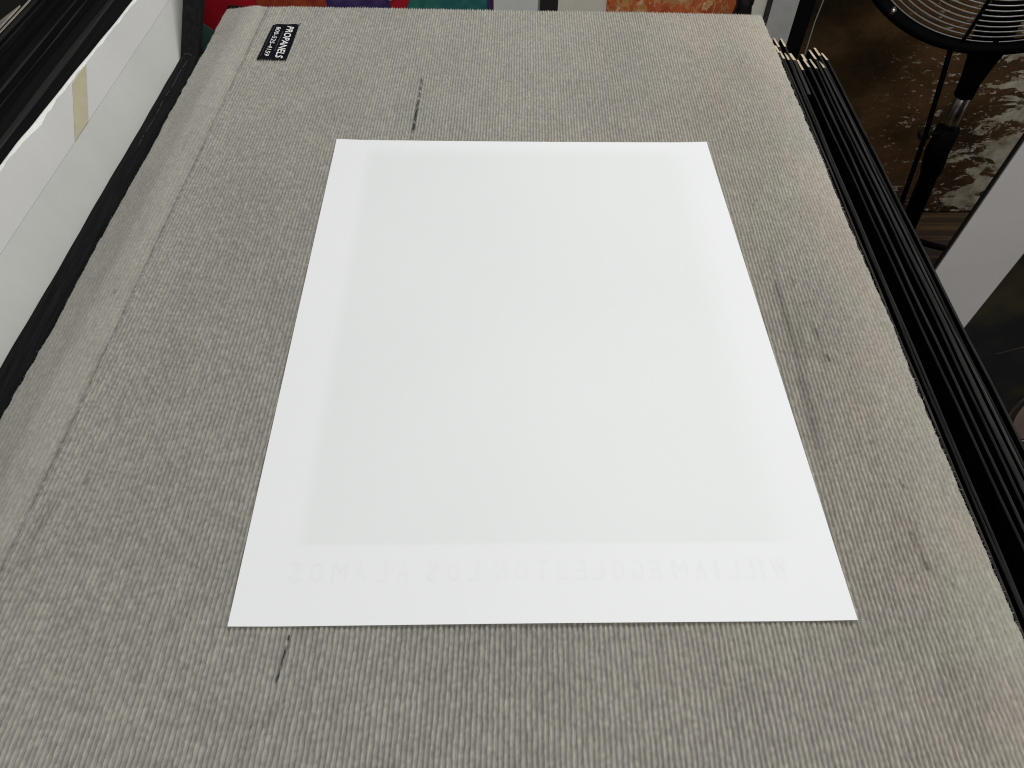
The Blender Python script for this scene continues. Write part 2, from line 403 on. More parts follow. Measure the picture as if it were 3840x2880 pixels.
def label_text(body, u_base, v0, v1, height, shear, bold, m, zoff=0.0016, name='lettering'):
    v, f = text_geo(body)
    a = np.array(v); x0, x1 = a[:, 0].min(), a[:, 0].max(); y0, y1 = a[:, 1].min(), a[:, 1].max()
    L = v1 - v0; mb = MB()
    for (dx, dy) in bold:
        pts = []
        for (x, y, z) in v:
            t = (x - x0) / (x1 - x0); h = (y - y0) / (y1 - y0)
            pts.append(lab(u_base + h * height + dx, v0 + t * L + shear * (-h) + dy, zoff + 0.00003 * len(mb.v) / max(1, len(v))))
        mb.poly(pts, f)
    o = mb.build(name, m, panel); o.parent = sl; o.matrix_parent_inverse = Matrix()
    # keep world placement: the label mesh's own parent offset
    o.matrix_parent_inverse = Matrix.Translation(-Vector(panel.location)) @ Matrix.Translation(Vector(panel.location))
    return o
b3 = [(0, 0), (0.006, 0.002), (-0.006, -0.002), (0.0, 0.003)]
label_text('PROPANELS', 0.60, 0.09, 0.965, 0.26, -0.03, b3, WHITE_THREAD)
label_text('800-525-4159', 0.20, 0.10, 0.925, 0.17, -0.02, [(0, 0), (0.003, 0.001)], WHITE_THREAD)
label_text('www.propanels.com', 0.475, 0.24, 0.80, 0.055, 0, [(0, 0)], GREY_THREAD)
st = MB()
for k in range(34):
    v = 0.02 + 0.96 * k / 34 + random.uniform(-.004, .004)
    if random.random() < .85: st.tube([lab(0.09, v, .0014), lab(0.115, v + 0.018, .0015)], 0.00022, 5)
o = st.build('edge_stitching', GREY_THREAD, panel); o.parent = sl
st = MB()
for k in range(15):
    u = 0.02 + k / 15.0
    st.tube([lab(u, 0.985, .0012), lab(u + 0.02, 1.0, .0017), lab(u + 0.028, 1.035, .0004)], 0.00042, 5)
lt = MB(); lt.tube([lab(0.97, 0.06, .001), lab(1.06, -0.02, .001)], 0.0004, 5)
o = st.build('edge_stitching', BLACK_THREAD, panel); o.parent = sl
o = lt.build('loose_thread', BLACK_THREAD, panel); o.parent = sl
for o in sl.children: o.matrix_parent_inverse = Matrix.Identity(4)

# ------------------------------------------------------------------ the sheet
PW, PH = 0.4572, 0.6096
pm, nt, b = mat('white_poster_paper')
tc = nt.nodes.new('ShaderNodeTexCoord'); sep = nt.nodes.new('ShaderNodeSeparateXYZ'); nt.links.new(tc.outputs['Object'], sep.inputs[0])
def sstep(src, lo, hi):
    n = nt.nodes.new('ShaderNodeMapRange'); n.interpolation_type = 'SMOOTHSTEP'
    n.inputs[1].default_value = lo; n.inputs[2].default_value = hi; nt.links.new(src, n.inputs[0]); return n.outputs[0]
def mul(a_, b_):
    n = nt.nodes.new('ShaderNodeMath'); n.operation = 'MULTIPLY'
    for k, q in enumerate((a_, b_)):
        if isinstance(q, float): n.inputs[k].default_value = q
        else: nt.links.new(q, n.inputs[k])
    return n.outputs[0]
mask = mul(mul(sstep(sep.outputs[0], -0.194, -0.178), sstep(sep.outputs[0], 0.212, 0.165)), mul(sstep(sep.outputs[1], -0.2435, -0.2385), sstep(sep.outputs[1], 0.298, 0.270)))
blot = noise_node(nt, 3.2, 3, 0.5)
tone = ramp(nt, blot.outputs[0], [(0.3, (0.795, 0.817, 0.810)), (0.7, (0.828, 0.845, 0.842))])
bord = ramp(nt, noise_node(nt, 5, 3).outputs[0], [(0.3, (0.852, 0.864, 0.868)), (0.7, (0.866, 0.878, 0.882))])
fib = ramp(nt, noise_node(nt, 900, 2).outputs[0], [(0.3, (0.985, 0.985, 0.985)), (0.7, (1.0, 1.0, 1.0))])
mx = nt.nodes.new('ShaderNodeMix'); mx.data_type = 'RGBA'
nt.links.new(mask, mx.inputs[0]); nt.links.new(bord.outputs[0], mx.inputs[6]); nt.links.new(tone.outputs[0], mx.inputs[7])
mm = nt.nodes.new('ShaderNodeMix'); mm.data_type = 'RGBA'; mm.blend_type = 'MULTIPLY'; mm.inputs[0].default_value = 1
nt.links.new(mx.outputs[2], mm.inputs[6]); nt.links.new(fib.outputs[0], mm.inputs[7]); nt.links.new(mm.outputs[2], b.inputs['Base Color'])
b.inputs['Roughness'].default_value = 0.55; b.inputs['Specular IOR Level'].default_value = 0.25

def paper_z(x, y):
    u, v = x / (PW / 2), y / (PH / 2)
    z = 0.0010 + 0.0010 * max(0, -v - 0.75) / 0.25 * (0.5 + 0.5 * math.cos(3 * u)) + 0.0010 * max(0, abs(u) - 0.85) / 0.15
    z += 0.0006 * max(0, v - .9) / .1
    return z
nx_, ny_ = 48, 64
pv, pf = [], []
for layer in (0, 1):
    for i in range(nx_ + 1):
        for j in range(ny_ + 1):
            x = -PW / 2 + PW * i / nx_; y = -PH / 2 + PH * j / ny_
            pv.append((x, y - (0.0012 * math.sin(math.pi * i / nx_) * (y > .25) * (y - .25) / .05), paper_z(x, y) + (0.0004 if layer else 0)))
n1 = (nx_ + 1) * (ny_ + 1)
for i in range(nx_):
    for j in range(ny_):
        q = i * (ny_ + 1) + j
        pf.append((n1 + q, n1 + q + ny_ + 1, n1 + q + ny_ + 2, n1 + q + 1)); pf.append((q, q + 1, q + ny_ + 2, q + ny_ + 1))
def wall_(a_, b_): pf.append((a_, b_, n1 + b_, n1 + a_))
for i in range(nx_): wall_(i * (ny_ + 1), (i + 1) * (ny_ + 1)); wall_((i + 1) * (ny_ + 1) + ny_, i * (ny_ + 1) + ny_)
for j in range(ny_): wall_(j + 1, j); wall_(nx_ * (ny_ + 1) + j, nx_ * (ny_ + 1) + j + 1)
sheet = link_mesh('paper_sheet', pv, pf, pm, None, False)
tag(sheet, 'large white sheet lying face down on the grey carpet, faint mirrored lettering near its edge', 'paper sheet')
# faint mirrored show-through lettering (each word as in the photograph, read from behind)
GHOST = simple('ghost_ink', (0.822, 0.834, 0.838), (0.846, 0.858, 0.862), 0.55, 60, spec=0.25)
xs = dict(zip(range(29), [1870, 1812, 1765, 1712, 1655, 1598, 1530, None, 1440, 1380, 1318, 1255, 1190, 1125, 1060, 990, 920, None, 830, 760, 690, None, 590, 512, 450, None, None, None, None]))
body = 'WILLIAM EGGLESTON LOS ALAMOS'
crop = [1870, 1812, 1765, 1712, 1655, 1598, 1530, 0, 1445, 1385, 1318, 1250, 1190, 1125, 1060, 990, 922, 0, 830, 760, 690, 0, 592, 518, 446, 380, 302, 232]
gm = MB()
for ch, cx in zip(body, crop):
    if ch == ' ': continue
    x = -0.1879 + (cx - 230) / 1640.0 * 0.3684
    v, f = text_geo(ch); a = np.array(v); w_ = (a[:, 0].max() - a[:, 0].min()); h_ = (a[:, 1].max() - a[:, 1].min()); mx_ = (a[:, 0].max() + a[:, 0].min()) / 2
    hw = 0.0112 if ch in 'WM' else (0.0028 if ch == 'I' else 0.0085)
    for dx in (0, 0.0008):
        gm.poly([(x - (q[0] - mx_) / w_ * hw + dx, -0.2715 + (q[1] - a[:, 1].min()) / h_ * 0.0158, 0.00002 * (dx > 0)) for q in v], [tuple(reversed(t)) for t in f])
gm.v = [(p[0], p[1], paper_z(p[0], p[1]) + 0.00046 + p[2]) for k, p in enumerate(gm.v)]
g = gm.build('mirrored_lettering', GHOST); g.parent = sheet

# ------------------------------------------------------------------ left bin
binr = empty('print_bin', (-0.47, 0.1, -0.05), 'black padded print bin frame along the left edge of the carpet', 'print bin')
rail = MB()
ny = 60
prof = [(-0.0205, -0.060), (-0.0212, -0.014), (-0.0190, -0.0055), (-0.0120, -0.0040), (-0.0085, -0.0060), (-0.0060, -0.0035), (0.0010, -0.006), (0.0030, -0.014), (0.0030, -0.060)]
ys = np.linspace(-0.55, 0.517, 120)
for y in ys:
    for (dx, z) in prof:
        w1 = 0.0002 * math.sin(y * 21) + 0.0002 * math.sin(y * 93 + 1)
        rail.v.append((-0.4715 + dx + SL * y + w1, y, z + 0.0003 * math.sin(y * 27 + dx * 200)))
m_ = len(prof)
for i in range(len(ys) - 1):
    for k in range(m_ - 1):
        rail.f.append((i * m_ + k, i * m_ + k + 1, (i + 1) * m_ + k + 1, (i + 1) * m_ + k))
rail.f.append(tuple((len(ys) - 1) * m_ + k for k in range(m_)))
rail.build('padded_rail', BLACK_CLOTH, binr, True)
post = MB()
post.hexa([(-0.478, 0.5155, -0.06), (-0.451, 0.5155, -0.06), (-0.451, 0.53, -0.06), (-0.478, 0.53, -0.06),
           (-0.478, 0.5155, -0.010), (-0.451, 0.5155, -0.010), (-0.451, 0.53, -0.012), (-0.478, 0.53, -0.012)])
post.hexa([(-0.478, 0.5165, -0.0115), (-0.4535, 0.5165, -0.0115), (-0.4535, 0.53, -0.02), (-0.478, 0.53, -0.02),
           (-0.4775, 0.665, 0.088), (-0.4535, 0.69, 0.088), (-0.4535, 0.71, 0.078), (-0.4775, 0.70, 0.078)])
bevel(post.build('end_post', BLACK_CLOTH, binr), 0.003)
stch = MB()
pts = [(-0.4715 - 0.0085 + SL * y + 0.0006 * math.sin(y * 90), y, -0.0052 + .0004 * math.sin(y * 50)) for y in np.linspace(0.30, 0.512, 50)]
for i in range(0, 49): 
    if random.random() < .7: stch.tube(pts[i:i + 2], 0.00045, 5)
stch.tube([(-0.470, 0.520, -0.004), (-0.464, 0.522, -0.0035), (-0.459, 0.516, -0.004)], 0.0007, 5)
stch.build('seam_stitching', simple('dusty_grey_thread', (0.045, 0.045, 0.045), None, .9, 300), binr)

# boards in the bin share one leaning plane family
TH = math.radians(30); Dv = Vector((-math.sin(TH), 0, math.cos(TH))); Nv = Vector((-math.cos(TH), 0, -math.sin(TH)))
def bp(r, y, off, s0=-0.4965): return Vector((s0 + SL * y, y, -0.015)) + Dv * r + Nv * off
def rtop(y): return 0.0985 - 0.022 * y + 0.0
# white foam board
fb = empty('foam_board', (-0.50, 0.2, -0.1), 'white foam board with a strip of old tape leaning in the left bin', 'foam board')
yy = np.linspace(-0.55, 0.80, 140)
rb, wv, th_ = [], [], 0.0062
front = MB(); lower = MB(); edge = MB()
def wav(y): return 0.0007 * math.sin(y * 23) + 0.0004 * math.sin(y * 71 + 2) + 0.0024 * math.exp(-((y - 0.205) / 0.02) ** 2) - 0.0009 * math.exp(-((y - 0.16) / 0.01) ** 2)
def torn(y): return 0.0008 * math.sin(y * 160) * math.sin(y * 49) - 0.0035 * math.exp(-((y - 0.232) / 0.017) ** 2) - 0.0012 * math.exp(-((y - 0.27) / 0.01) ** 2)
rows = []
def bpe(r, y, off): return bp(r, min(y, 0.588 + r * (1.35 if r > 0 else 1.5)), off)
for y in yy:
    t = rtop(y) + wav(y) * 0.4; fr = rtop(y) - 0.0016 + torn(y)
    rows.append([bpe(-0.25, y, 0), bpe(0.0525, y, 0), bpe(0.0530, y, -0.0004), bpe(fr, y, -0.0006), bpe(fr, y, 0.0002), bpe(t, y, 0.0012), bpe(t + 0.0003, y, th_), bpe(-0.25, y, th_)])
for i in range(len(rows) - 1):
    a_, b_ = rows[i], rows[i + 1]
    lower.poly([a_[0], a_[1], b_[1], b_[0]], [(0, 1, 2, 3)])
    lower.poly([a_[6], a_[7], b_[7], b_[6]], [(0, 1, 2, 3)])
    front.poly([a_[1], a_[2], a_[3], b_[1], b_[2], b_[3]], [(0, 1, 4, 3), (1, 2, 5, 4)])
    edge.poly([a_[3], a_[4], a_[5], a_[6], b_[3], b_[4], b_[5], b_[6]], [(0, 1, 5, 4), (1, 2, 6, 5), (2, 3, 7, 6)])
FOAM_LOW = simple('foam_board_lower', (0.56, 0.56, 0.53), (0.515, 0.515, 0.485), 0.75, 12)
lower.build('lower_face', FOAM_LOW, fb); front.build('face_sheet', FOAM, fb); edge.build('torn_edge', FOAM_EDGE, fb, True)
tp = MB()
def tpt(y, r): return bp(r, y, -0.0014)
q = [(0.252, 0.0535), (0.3235, 0.0880), (0.3675, 0.0885), (0.2925, 0.0535)]
n = 8
ring = []
for (a_, b_) in ((0, 1), (3, 2)):
    ring.append([tpt(q[a_][0] + (q[b_][0] - q[a_][0]) * k / n, q[a_][1] + (q[b_][1] - q[a_][1]) * k / n) for k in range(n + 1)])
for k in range(n): tp.poly([ring[0][k], ring[1][k], ring[1][k + 1], ring[0][k + 1]], [(0, 1, 2, 3)])
tpo = tp.build('tape', TAPE, fb)
sd_ = tpo.modifiers.new('thick', 'SOLIDIFY'); sd_.thickness = 0.0003

# the stack of black boards behind it
DARKM = [BLACK_BOARD, simple('charcoal_mat_board', (0.046, 0.047, 0.044), (0.012, 0.012, 0.0115), 0.9, 90, (1, 0.03, 1), 0.5, 700, 0.0, spec=.1),
         simple('soft_black_mat_board', (0.005, 0.005, 0.005), (0.002, 0.002, 0.002), 0.9, 90, (1, 0.03, 1), 0.4, 700, spec=.08)]
off = 0.016
specs = []
ordn = ['first', 'second', 'third', 'fourth', 'fifth', 'sixth', 'seventh', 'eighth', 'ninth', 'tenth', 'eleventh', 'twelfth', 'thirteenth', 'fourteenth', 'fifteenth', 'sixteenth', 'seventeenth',
        'eighteenth', 'nineteenth', 'twentieth', 'twenty-first', 'twenty-second', 'twenty-third', 'twenty-fourth', 'twenty-fifth', 'twenty-sixth', 'twenty-seventh', 'twenty-eighth', 'twenty-ninth', 'thirtieth'] + ['thirty-' + q for q in ('first', 'second', 'third', 'fourth', 'fifth', 'sixth', 'seventh', 'eighth', 'ninth')] + ['fortieth', 'forty-first', 'forty-second', 'forty-third', 'forty-fourth']
k = 0
while off < 0.71 and k < 44:
    tk = random.choice([0.005, 0.008, 0.012, 0.016, 0.022])
    dr = random.uniform(-0.006, 0.005) + (0.002 if tk > .01 else 0)
    b_ = MB()
    yl, yh = -0.3, 1.3 + random.uniform(-.03, .03)
    bq = lambda r, y, o_: bp(r, min(y, 0.60 + 0.62 * r + 1.25 * o_), o_)
    NN = 24; top0 = []
    for i in range(NN + 1):
        y = yl + (yh - yl) * i / NN
        w_ = 0.0005 * math.sin(y * 17 + k * 2.1)
        top0.append([bq(-0.2, y, off), bq(0.094 + dr + w_ - 0.0008, y, off), bq(0.094 + dr + w_, y, off + 0.0008), bq(0.094 + dr + w_, y, off + tk - 0.0006), bq(0.0936 + dr + w_, y, off + tk), bq(-0.2, y, off + tk)])
    for i in range(NN):
        a_, c_ = top0[i], top0[i + 1]
        b_.poly(a_ + c_, [(j, j + 1, j + 7, j + 6) for j in range(5)])
    b_.poly(top0[-1], [(0, 1, 2, 3, 4, 5)]); b_.poly(top0[0], [(5, 4, 3, 2, 1, 0)])
    o = b_.build('black_board', random.choice(DARKM))
    tag(o, 'black mat board leaning in the left bin, %s behind the white foam board' % ordn[k], 'mat board', 'black boards stacked in the left bin')
    off += tk + random.choice([0.0004, 0.0012, 0.003, 0.007]); k += 1
def back_board(name, off, tk, m, r_, label):
    b_ = MB(); P_ = [bp(-.2, -.3, off), bp(r_, -.3, off), bp(r_, -.3, off + tk), bp(-.2, -.3, off + tk)]
    P2 = [bp(-.2, 1.3, off), bp(r_, 1.3, off), bp(r_, 1.3, off + tk), bp(-.2, 1.3, off + tk)]
    b_.poly(P_ + P2, [(0, 1, 5, 4), (1, 2, 6, 5), (2, 3, 7, 6), (4, 5, 6, 7), (3, 2, 1, 0)])
    tag(b_.build(name, m), label, 'mat board')
PALE = simple('cream_board', (0.50, 0.44, 0.38), (0.36, 0.32, 0.27), .8, 30)
back_board('cream_board', off + .002, 0.006, PALE, 0.098, 'narrow cream edged board behind the black boards at the top left')
back_board('black_board', off + .010, 0.030, BLACK_BOARD, 0.097, 'thick black board between the cream and the marbled board at top left')
MARB = simple('marbled_board', (0.60, 0.53, 0.46), (0.25, 0.25, 0.22), .8, 25)
back_board('marbled_board', off + .043, 0.5, MARB, 0.100, 'mottled pale board in the far top left corner')

# ------------------------------------------------------------------ right bin strips
strips = [  # s near, s far, y far, width near, width far, z top, y near
    (0.3645, 0.3690, 0.560, 0.0022, 0.0026, -0.0120, -0.55, 'outermost left, touching the carpet'),
    (0.3695, 0.3735, 0.546, 0.0024, 0.0024, -0.0135, -0.55, 'second from the carpet edge'),
    (0.3752, 0.3785, 0.540, 0.0025, 0.0028, -0.0125, -0.55, 'third from the carpet edge'),
    (0.3812, 0.3850, 0.588, 0.0028, 0.0030, -0.0170, -0.55, 'fourth from the carpet edge'),
    (0.3905, 0.3910, 0.549, 0.0048, 0.0048, -0.0180, 0.455, 'short stub ending in the dark gap'),
    (0.4003, 0.3966, 0.519, 0.0027, 0.0024, -0.0160, -0.55, 'first right of the dark gap'),
    (0.4060, 0.4048, 0.521, 0.0028, 0.0030, -0.0130, -0.55, 'second right of the dark gap'),
    (0.4112, 0.4100, 0.553, 0.0026, 0.0042, -0.0200, -0.55, 'third right of the dark gap'),
    (0.4165, 0.4152, 0.519, 0.0028, 0.0026, -0.0140, -0.55, 'fourth right of the dark gap'),
    (0.4232, 0.4205, 0.545, 0.0052, 0.0034, -0.0135, -0.55, 'widest, fifth right of the gap'),
    (0.4300, 0.4275, 0.522, 0.0028, 0.0026, -0.0140, -0.55, 'third from the right side of the bundle'),
    (0.4362, 0.4330, 0.564, 0.0024, 0.0038, -0.0175, -0.55, 'second from the right side of the bundle'),
    (0.4412, 0.4378, 0.544, 0.0028, 0.0028, -0.0140, -0.55, 'outermost on the right side of the bundle'),
    (0.3800, 0.3806, 0.600, 0.0030, 0.0030, -0.0230, -0.55, 'longest, far left of bundle'),
]
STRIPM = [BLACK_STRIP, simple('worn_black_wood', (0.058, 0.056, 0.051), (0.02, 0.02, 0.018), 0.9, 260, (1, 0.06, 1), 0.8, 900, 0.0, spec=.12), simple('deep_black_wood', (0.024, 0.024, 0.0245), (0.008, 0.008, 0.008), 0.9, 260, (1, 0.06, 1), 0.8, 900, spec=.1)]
for k, (sn, sf, yf, wn, wf, zt, yn, lb_) in enumerate(strips):
    root = empty('frame_strip', (sn, 0.0, zt - 0.02), 'long black wooden strip with raw cut end, ' + lb_, 'wood strip', 'black wooden strips beside the carpeted panel')
    N = 60; rows = []
    rnd = random.Random(k)
    f1, f2, p1 = rnd.uniform(8, 14), rnd.uniform(20, 40), rnd.uniform(0, 6)
    for i in range(N + 1):
        t = i / N; y = yn + (yf - yn) * t
        tt = (y + 0.13) / (yf + 0.13)                     # measured widths at y=-0.13 and at the end
        s_ = sn + (sf - sn) * tt; w_ = max(0.0018, wn + (wf - wn) * tt)
        s_ += 0.0004 * math.sin(y * f1 + p1); z = zt + 0.0004 * math.sin(y * f2 + p1)
        x = s_ + SL * y
        rows.append([(x - w_ / 2, y, z - 0.022), (x - w_ / 2, y, z - 0.0008), (x - w_ / 2 + 0.0007, y, z), (x + w_ / 2 - 0.0007, y, z), (x + w_ / 2, y, z - 0.0008), (x + w_ / 2, y, z - 0.022)])
    b_ = MB()
    for i in range(N): b_.poly(rows[i] + rows[i + 1], [(j, j + 1, j + 7, j + 6) for j in range(5)])
    b_.poly(rows[0], [(5, 4, 3, 2, 1, 0)])
    so = b_.build('strip_body', STRIPM[k % 3], root); so.data.materials.append(STRIP_SIDE_SHADE)
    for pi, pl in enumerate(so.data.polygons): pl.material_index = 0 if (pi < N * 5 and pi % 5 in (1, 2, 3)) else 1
    # slanted raw cut running down and away from the top face
    x = sf + SL * yf; w_ = max(wf, 0.0034); z = zt + 0.0004 * math.sin(yf * f2 + p1); x = rows[-1][2][0] + wf / 2 - .0007
    L = 0.040 + rnd.uniform(-.004, .006); dzz = 0.009; sx = 0.0042 + SL * L + rnd.uniform(-.001, .001)
    e_ = MB()
    e_.poly([(x - w_ / 2, yf, z - 0.0006), (x + w_ / 2, yf, z - 0.0006), (x + w_ * .45 + sx, yf + L, z - dzz), (x - w_ * .40 + sx, yf + L, z - dzz),
             (x - w_ / 2, yf, z - 0.022), (x + w_ / 2, yf, z - 0.022), (x + w_ / 2 + sx, yf + L, z - 0.023), (x - w_ / 2 + sx, yf + L, z - 0.023)],
            [(0, 1, 2, 3), (4, 7, 6, 5), (1, 5, 6, 2), (0, 3, 7, 4), (3, 2, 6, 7)])
    eo = e_.build('cut_end', RAW_WOOD, root); eo.data.materials.append(STRIP_SIDE_SHADE)
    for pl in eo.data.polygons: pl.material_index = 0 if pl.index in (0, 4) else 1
# hidden carrier of the strips
sb = empty('strip_tray', (0.41, 0.0, -0.06), 'black tray holding the wooden strips beside the panel', 'tray')
t_ = MB(); t_.hexa([(s_ + SL * y, y, z) for z in (-0.075, -0.058) for (s_, y) in ((0.3635, -0.55), (0.4435, -0.55), (0.4415, 0.53), (0.3635, 0.53))])
t_.build('tray_base', BLACK_PAINT, sb)
t_ = MB(); t_.hexa([(s_ + SL * y, y, z) for z in (-0.0749, -0.026) for (s_, y) in ((0.4440, -0.55), (0.4462, -0.55), (0.4425, 0.53), (0.4405, 0.53))])
t_.build('tray_side', BLACK_PAINT, sb)

# ------------------------------------------------------------------ prints standing behind the far edge
def voronoi_mat(name, stops, scale, stretch=(1, 1, 1), rough=0.35, det=2):
    m, nt, b = mat(name)
    nz = noise_node(nt, scale * 1.3, 2, .5, stretch)
    tc = nt.nodes.new('ShaderNodeTexCoord'); ad = nt.nodes.new('ShaderNodeVectorMath'); ad.operation = 'MULTIPLY_ADD'
    ad.inputs[1].default_value = (0.05, 0.05, 0.05)
    nt.links.new(nz.outputs['Color'], ad.inputs[0]); nt.links.new(tc.outputs['Object'], ad.inputs[2])
    vo = nt.nodes.new('ShaderNodeTexVoronoi'); vo.inputs['Scale'].default_value = scale
    nt.links.new(ad.outputs[0], vo.inputs['Vector'])
    sp = nt.nodes.new('ShaderNodeSeparateColor'); nt.links.new(vo.outputs['Color'], sp.inputs[0])
    r = ramp(nt, sp.outputs[0], stops); r.color_ramp.interpolation = 'CONSTANT'
    gn = noise_node(nt, 60, 5, .7); g2 = ramp(nt, gn.outputs[0], [(0.3, (.7, .7, .7)), (.7, (1.1, 1.1, 1.1))])
    mx = nt.nodes.new('ShaderNodeMix'); mx.data_type = 'RGBA'; mx.blend_type = 'MULTIPLY'; mx.inputs[0].default_value = 1
    nt.links.new(r.outputs[0], mx.inputs[6]); nt.links.new(g2.outputs[0], mx.inputs[7]); nt.links.new(mx.outputs[2], b.inputs['Base Color'])
    b.inputs['Roughness'].default_value = rough
    return m
YP = 0.76
REDM = simple('red_print', (0.52, 0.014, 0.03), (0.42, 0.01, 0.02), .35, 20)
RUST = simple('rust_print', (0.50, 0.09, 0.03), (0.22, 0.02, 0.02), .35, 55, (1, 1, .5))
PURP = simple('purple_print', (0.10, 0.06, 0.20), (0.03, 0.018, 0.10), .35, 45)
TEALM = simple('teal_print', (0.05, 0.24, 0.19), (0.015, 0.10, 0.12), .35, 45)
GREYG = simple('grey_green_print', (0.24, 0.27, 0.24), (0.18, 0.2, 0.18), .4, 60)
CREAM = simple('cream_mat', (0.78, 0.75, 0.66), (0.72, 0.69, 0.59), .8, 15)
WHITE_F = simple('white_frame', (0.80, 0.805, 0.78), (0.74, 0.74, 0.72), .5, 15)
def flat(mb, pts, y, tk=0.004):   # polygon in x,z at depth y, extruded away
    n = len(pts); a_ = [(p[0], y, p[1]) for p in pts] + [(p[0], y + tk, p[1]) for p in pts]
    mb.poly(a_, [tuple(range(n)), tuple(range(2 * n - 1, n - 1, -1))] + [(i, n + i, n + (i + 1) % n, (i + 1) % n) for i in range(n)])
def flatobj(name, pts, y, m, parent, tk=0.004):
    b_ = MB(); flat(b_, pts, y, tk); return b_.build(name, m, parent)
pr = empty('abstract_print', (-0.3, YP, -0.4), 'bright red, purple and teal print standing beyond the far left edge of the panel', 'print')
flatobj('red_field', [(-0.62, -0.62), (-0.036, -0.62), (-0.036, 0.1), (-0.62, 0.1)], YP + .012, REDM, pr, .01)
flatobj('rust_field', [(-0.427, -0.40), (-0.312, -0.38), (-0.312, 0.10), (-0.427, 0.10)], YP + .009, RUST, pr, .002)
flatobj('purple_field', [(-0.312, -0.40), (-0.216, -0.36), (-0.205, -0.06), (-0.212, 0.0), (-0.190, 0.10), (-0.312, 0.10)], YP + .009, PURP, pr, .002)
flatobj('teal_field', [(-0.187, -0.30), (-0.046, -0.30), (-0.046, 0.10), (-0.160, 0.10), (-0.166, -0.02), (-0.180, -0.05)], YP + .009, TEALM, pr, .002)
flatobj('grey_field', [(-0.218, -0.028), (-0.206, -0.038), (-0.193, -0.032), (-0.187, 0.0), (-0.19, 0.05), (-0.224, 0.05)], YP + .007, GREYG, pr, .001)
flatobj('teal_patch', [(-0.540, -0.135), (-0.526, -0.130), (-0.515, -0.112), (-0.507, -0.097), (-0.514, -0.088), (-0.524, -0.080), (-0.540, -0.074)], YP + .009, simple('pale_teal_print', (0.10, 0.22, 0.19), None, .4, 60), pr, .001)
flatobj('purple_edge', [(-0.046, -0.30), (-0.037, -0.30), (-0.037, 0.10), (-0.046, 0.10)], YP + .009, PURP, pr, .002)
bs = MB(); bs.tube([(-0.468, YP - .02, -0.048), (-0.452, YP - .02, -0.051), (-0.43, YP - .02, -0.053), (-0.418, YP - .02, -0.058)], [0.012, 0.014, 0.014, 0.010], 10)
bs = bs.build('cloth_bundle', BLACK_CLOTH, None, True); tag(bs, 'small black cloth bundle behind the far left corner of the panel', 'cloth')
wf = empty('white_frame', (0.0, YP, -0.4), 'plain white frame standing between the teal print and the black gap', 'frame')
flatobj('frame_face', [(-0.0345, -0.6), (0.0385, -0.6), (0.0385, 0.1), (-0.0345, 0.1)], YP - .004, WHITE_F, wf, .018)
flatobj('frame_side', [(0.0388, -0.6), (0.042, -0.6), (0.042, 0.1), (0.0388, 0.1)], YP - .002, simple('grey_frame_side', (.25, .26, .27), None, .6, 20), wf, .018)
op = empty('orange_print', (0.25, YP, -0.4), 'orange and tan print in a cream mat beyond the far right edge of the panel', 'print')
flatobj('mat', [(0.073, -0.6), (0.424, -0.6), (0.424, 0.1), (0.073, 0.1)], YP + .006, CREAM, op, .004)
ORM = voronoi_mat('orange_print', [(0.0, (0.62, 0.14, 0.05)), (0.35, (0.68, 0.16, 0.06)), (0.52, (0.62, 0.30, 0.11)), (0.74, (0.75, 0.46, 0.26)), (0.86, (0.55, 0.11, 0.04))], 75, (1, 1, .5))
pts = [(0.152, -0.5), (0.372, -0.5), (0.370, 0.1)] + [(0.152 + 0.003 * math.sin(k * 1.7), 0.1 - k * 0.03) for k in range(20)]
flatobj('picture', pts, YP + .003, ORM, op, .002)
# knob at the far right corner
kb = MB(); c = Vector((0.3585, 0.672, -0.03))
prof_k = [(0.0165, -0.006), (0.0165, 0.014), (0.0150, 0.022), (0.0135, 0.030), (0.0150, 0.034), (0.0150, 0.044), (0.0135, 0.0495), (0.009, 0.052), (0.0005, 0.053)]
for r_, h in prof_k:
    for k in range(28):
        g_ = 2 * math.pi * k / 28; kb.v.append((c.x + r_ * math.cos(g_) * .92, c.y + 0.014 + r_ * math.sin(g_), c.z + h))
for i in range(len(prof_k) - 1):
    for k in range(28):
        k2 = (k + 1) % 28; kb.f.append((i * 28 + k, i * 28 + k2, (i + 1) * 28 + k2, (i + 1) * 28 + k))
kb = kb.build('rubber_cap', simple('black_rubber', (0.006, 0.006, 0.007), None, .35, 60, spec=.3), None, True)
tag(kb, 'round black rubber post cap at the far right corner of the panel', 'post cap')

# grey panel, black post and pale cord at the far right
gp = empty('grey_panel', (0.45, YP, -0.4), 'narrow grey carpeted panel seen edge on right of the orange print', 'panel')
flatobj('panel_face', [(0.432, -0.94), (0.4775, -0.94), (0.4725, 0.15), (0.4285, 0.15)], YP - .002, simple('grey_felt', (0.50, 0.49, 0.46), (0.40, 0.39, 0.37), .95, 25, bump=.3), gp, .03)
flatobj('panel_edge', [(0.425, -0.94), (0.4310, -0.94), (0.4280, 0.15), (0.422, 0.15)], YP - .004, simple('dark_trim', (0.04, .036, .034), (.01, .009, .008), .8, 200), gp, .03)
bpst = MB(); flat(bpst, [(0.4790, -0.94), (0.5080, -0.94), (0.5110, 0.15), (0.4735, 0.15)], YP + .02, .03)
tag(bpst.build('black_post', BLACK_PAINT), 'square black post between the grey panel and the dark seascape', 'post')
cd = MB(); cd.tube([(0.520, YP + .06, 0.02), (0.545, YP + .06, -0.06), (0.540, YP + .06, -0.14), (0.535, YP + .06, -.25)], 0.0009, 8)
cd = MB(); cd.tube([(0.5165, YP, 0.02), (0.5115, YP, -0.06), (0.5125, YP, -0.10), (0.513, YP, -.3), (0.515, YP, -.94)], 0.0010, 8)
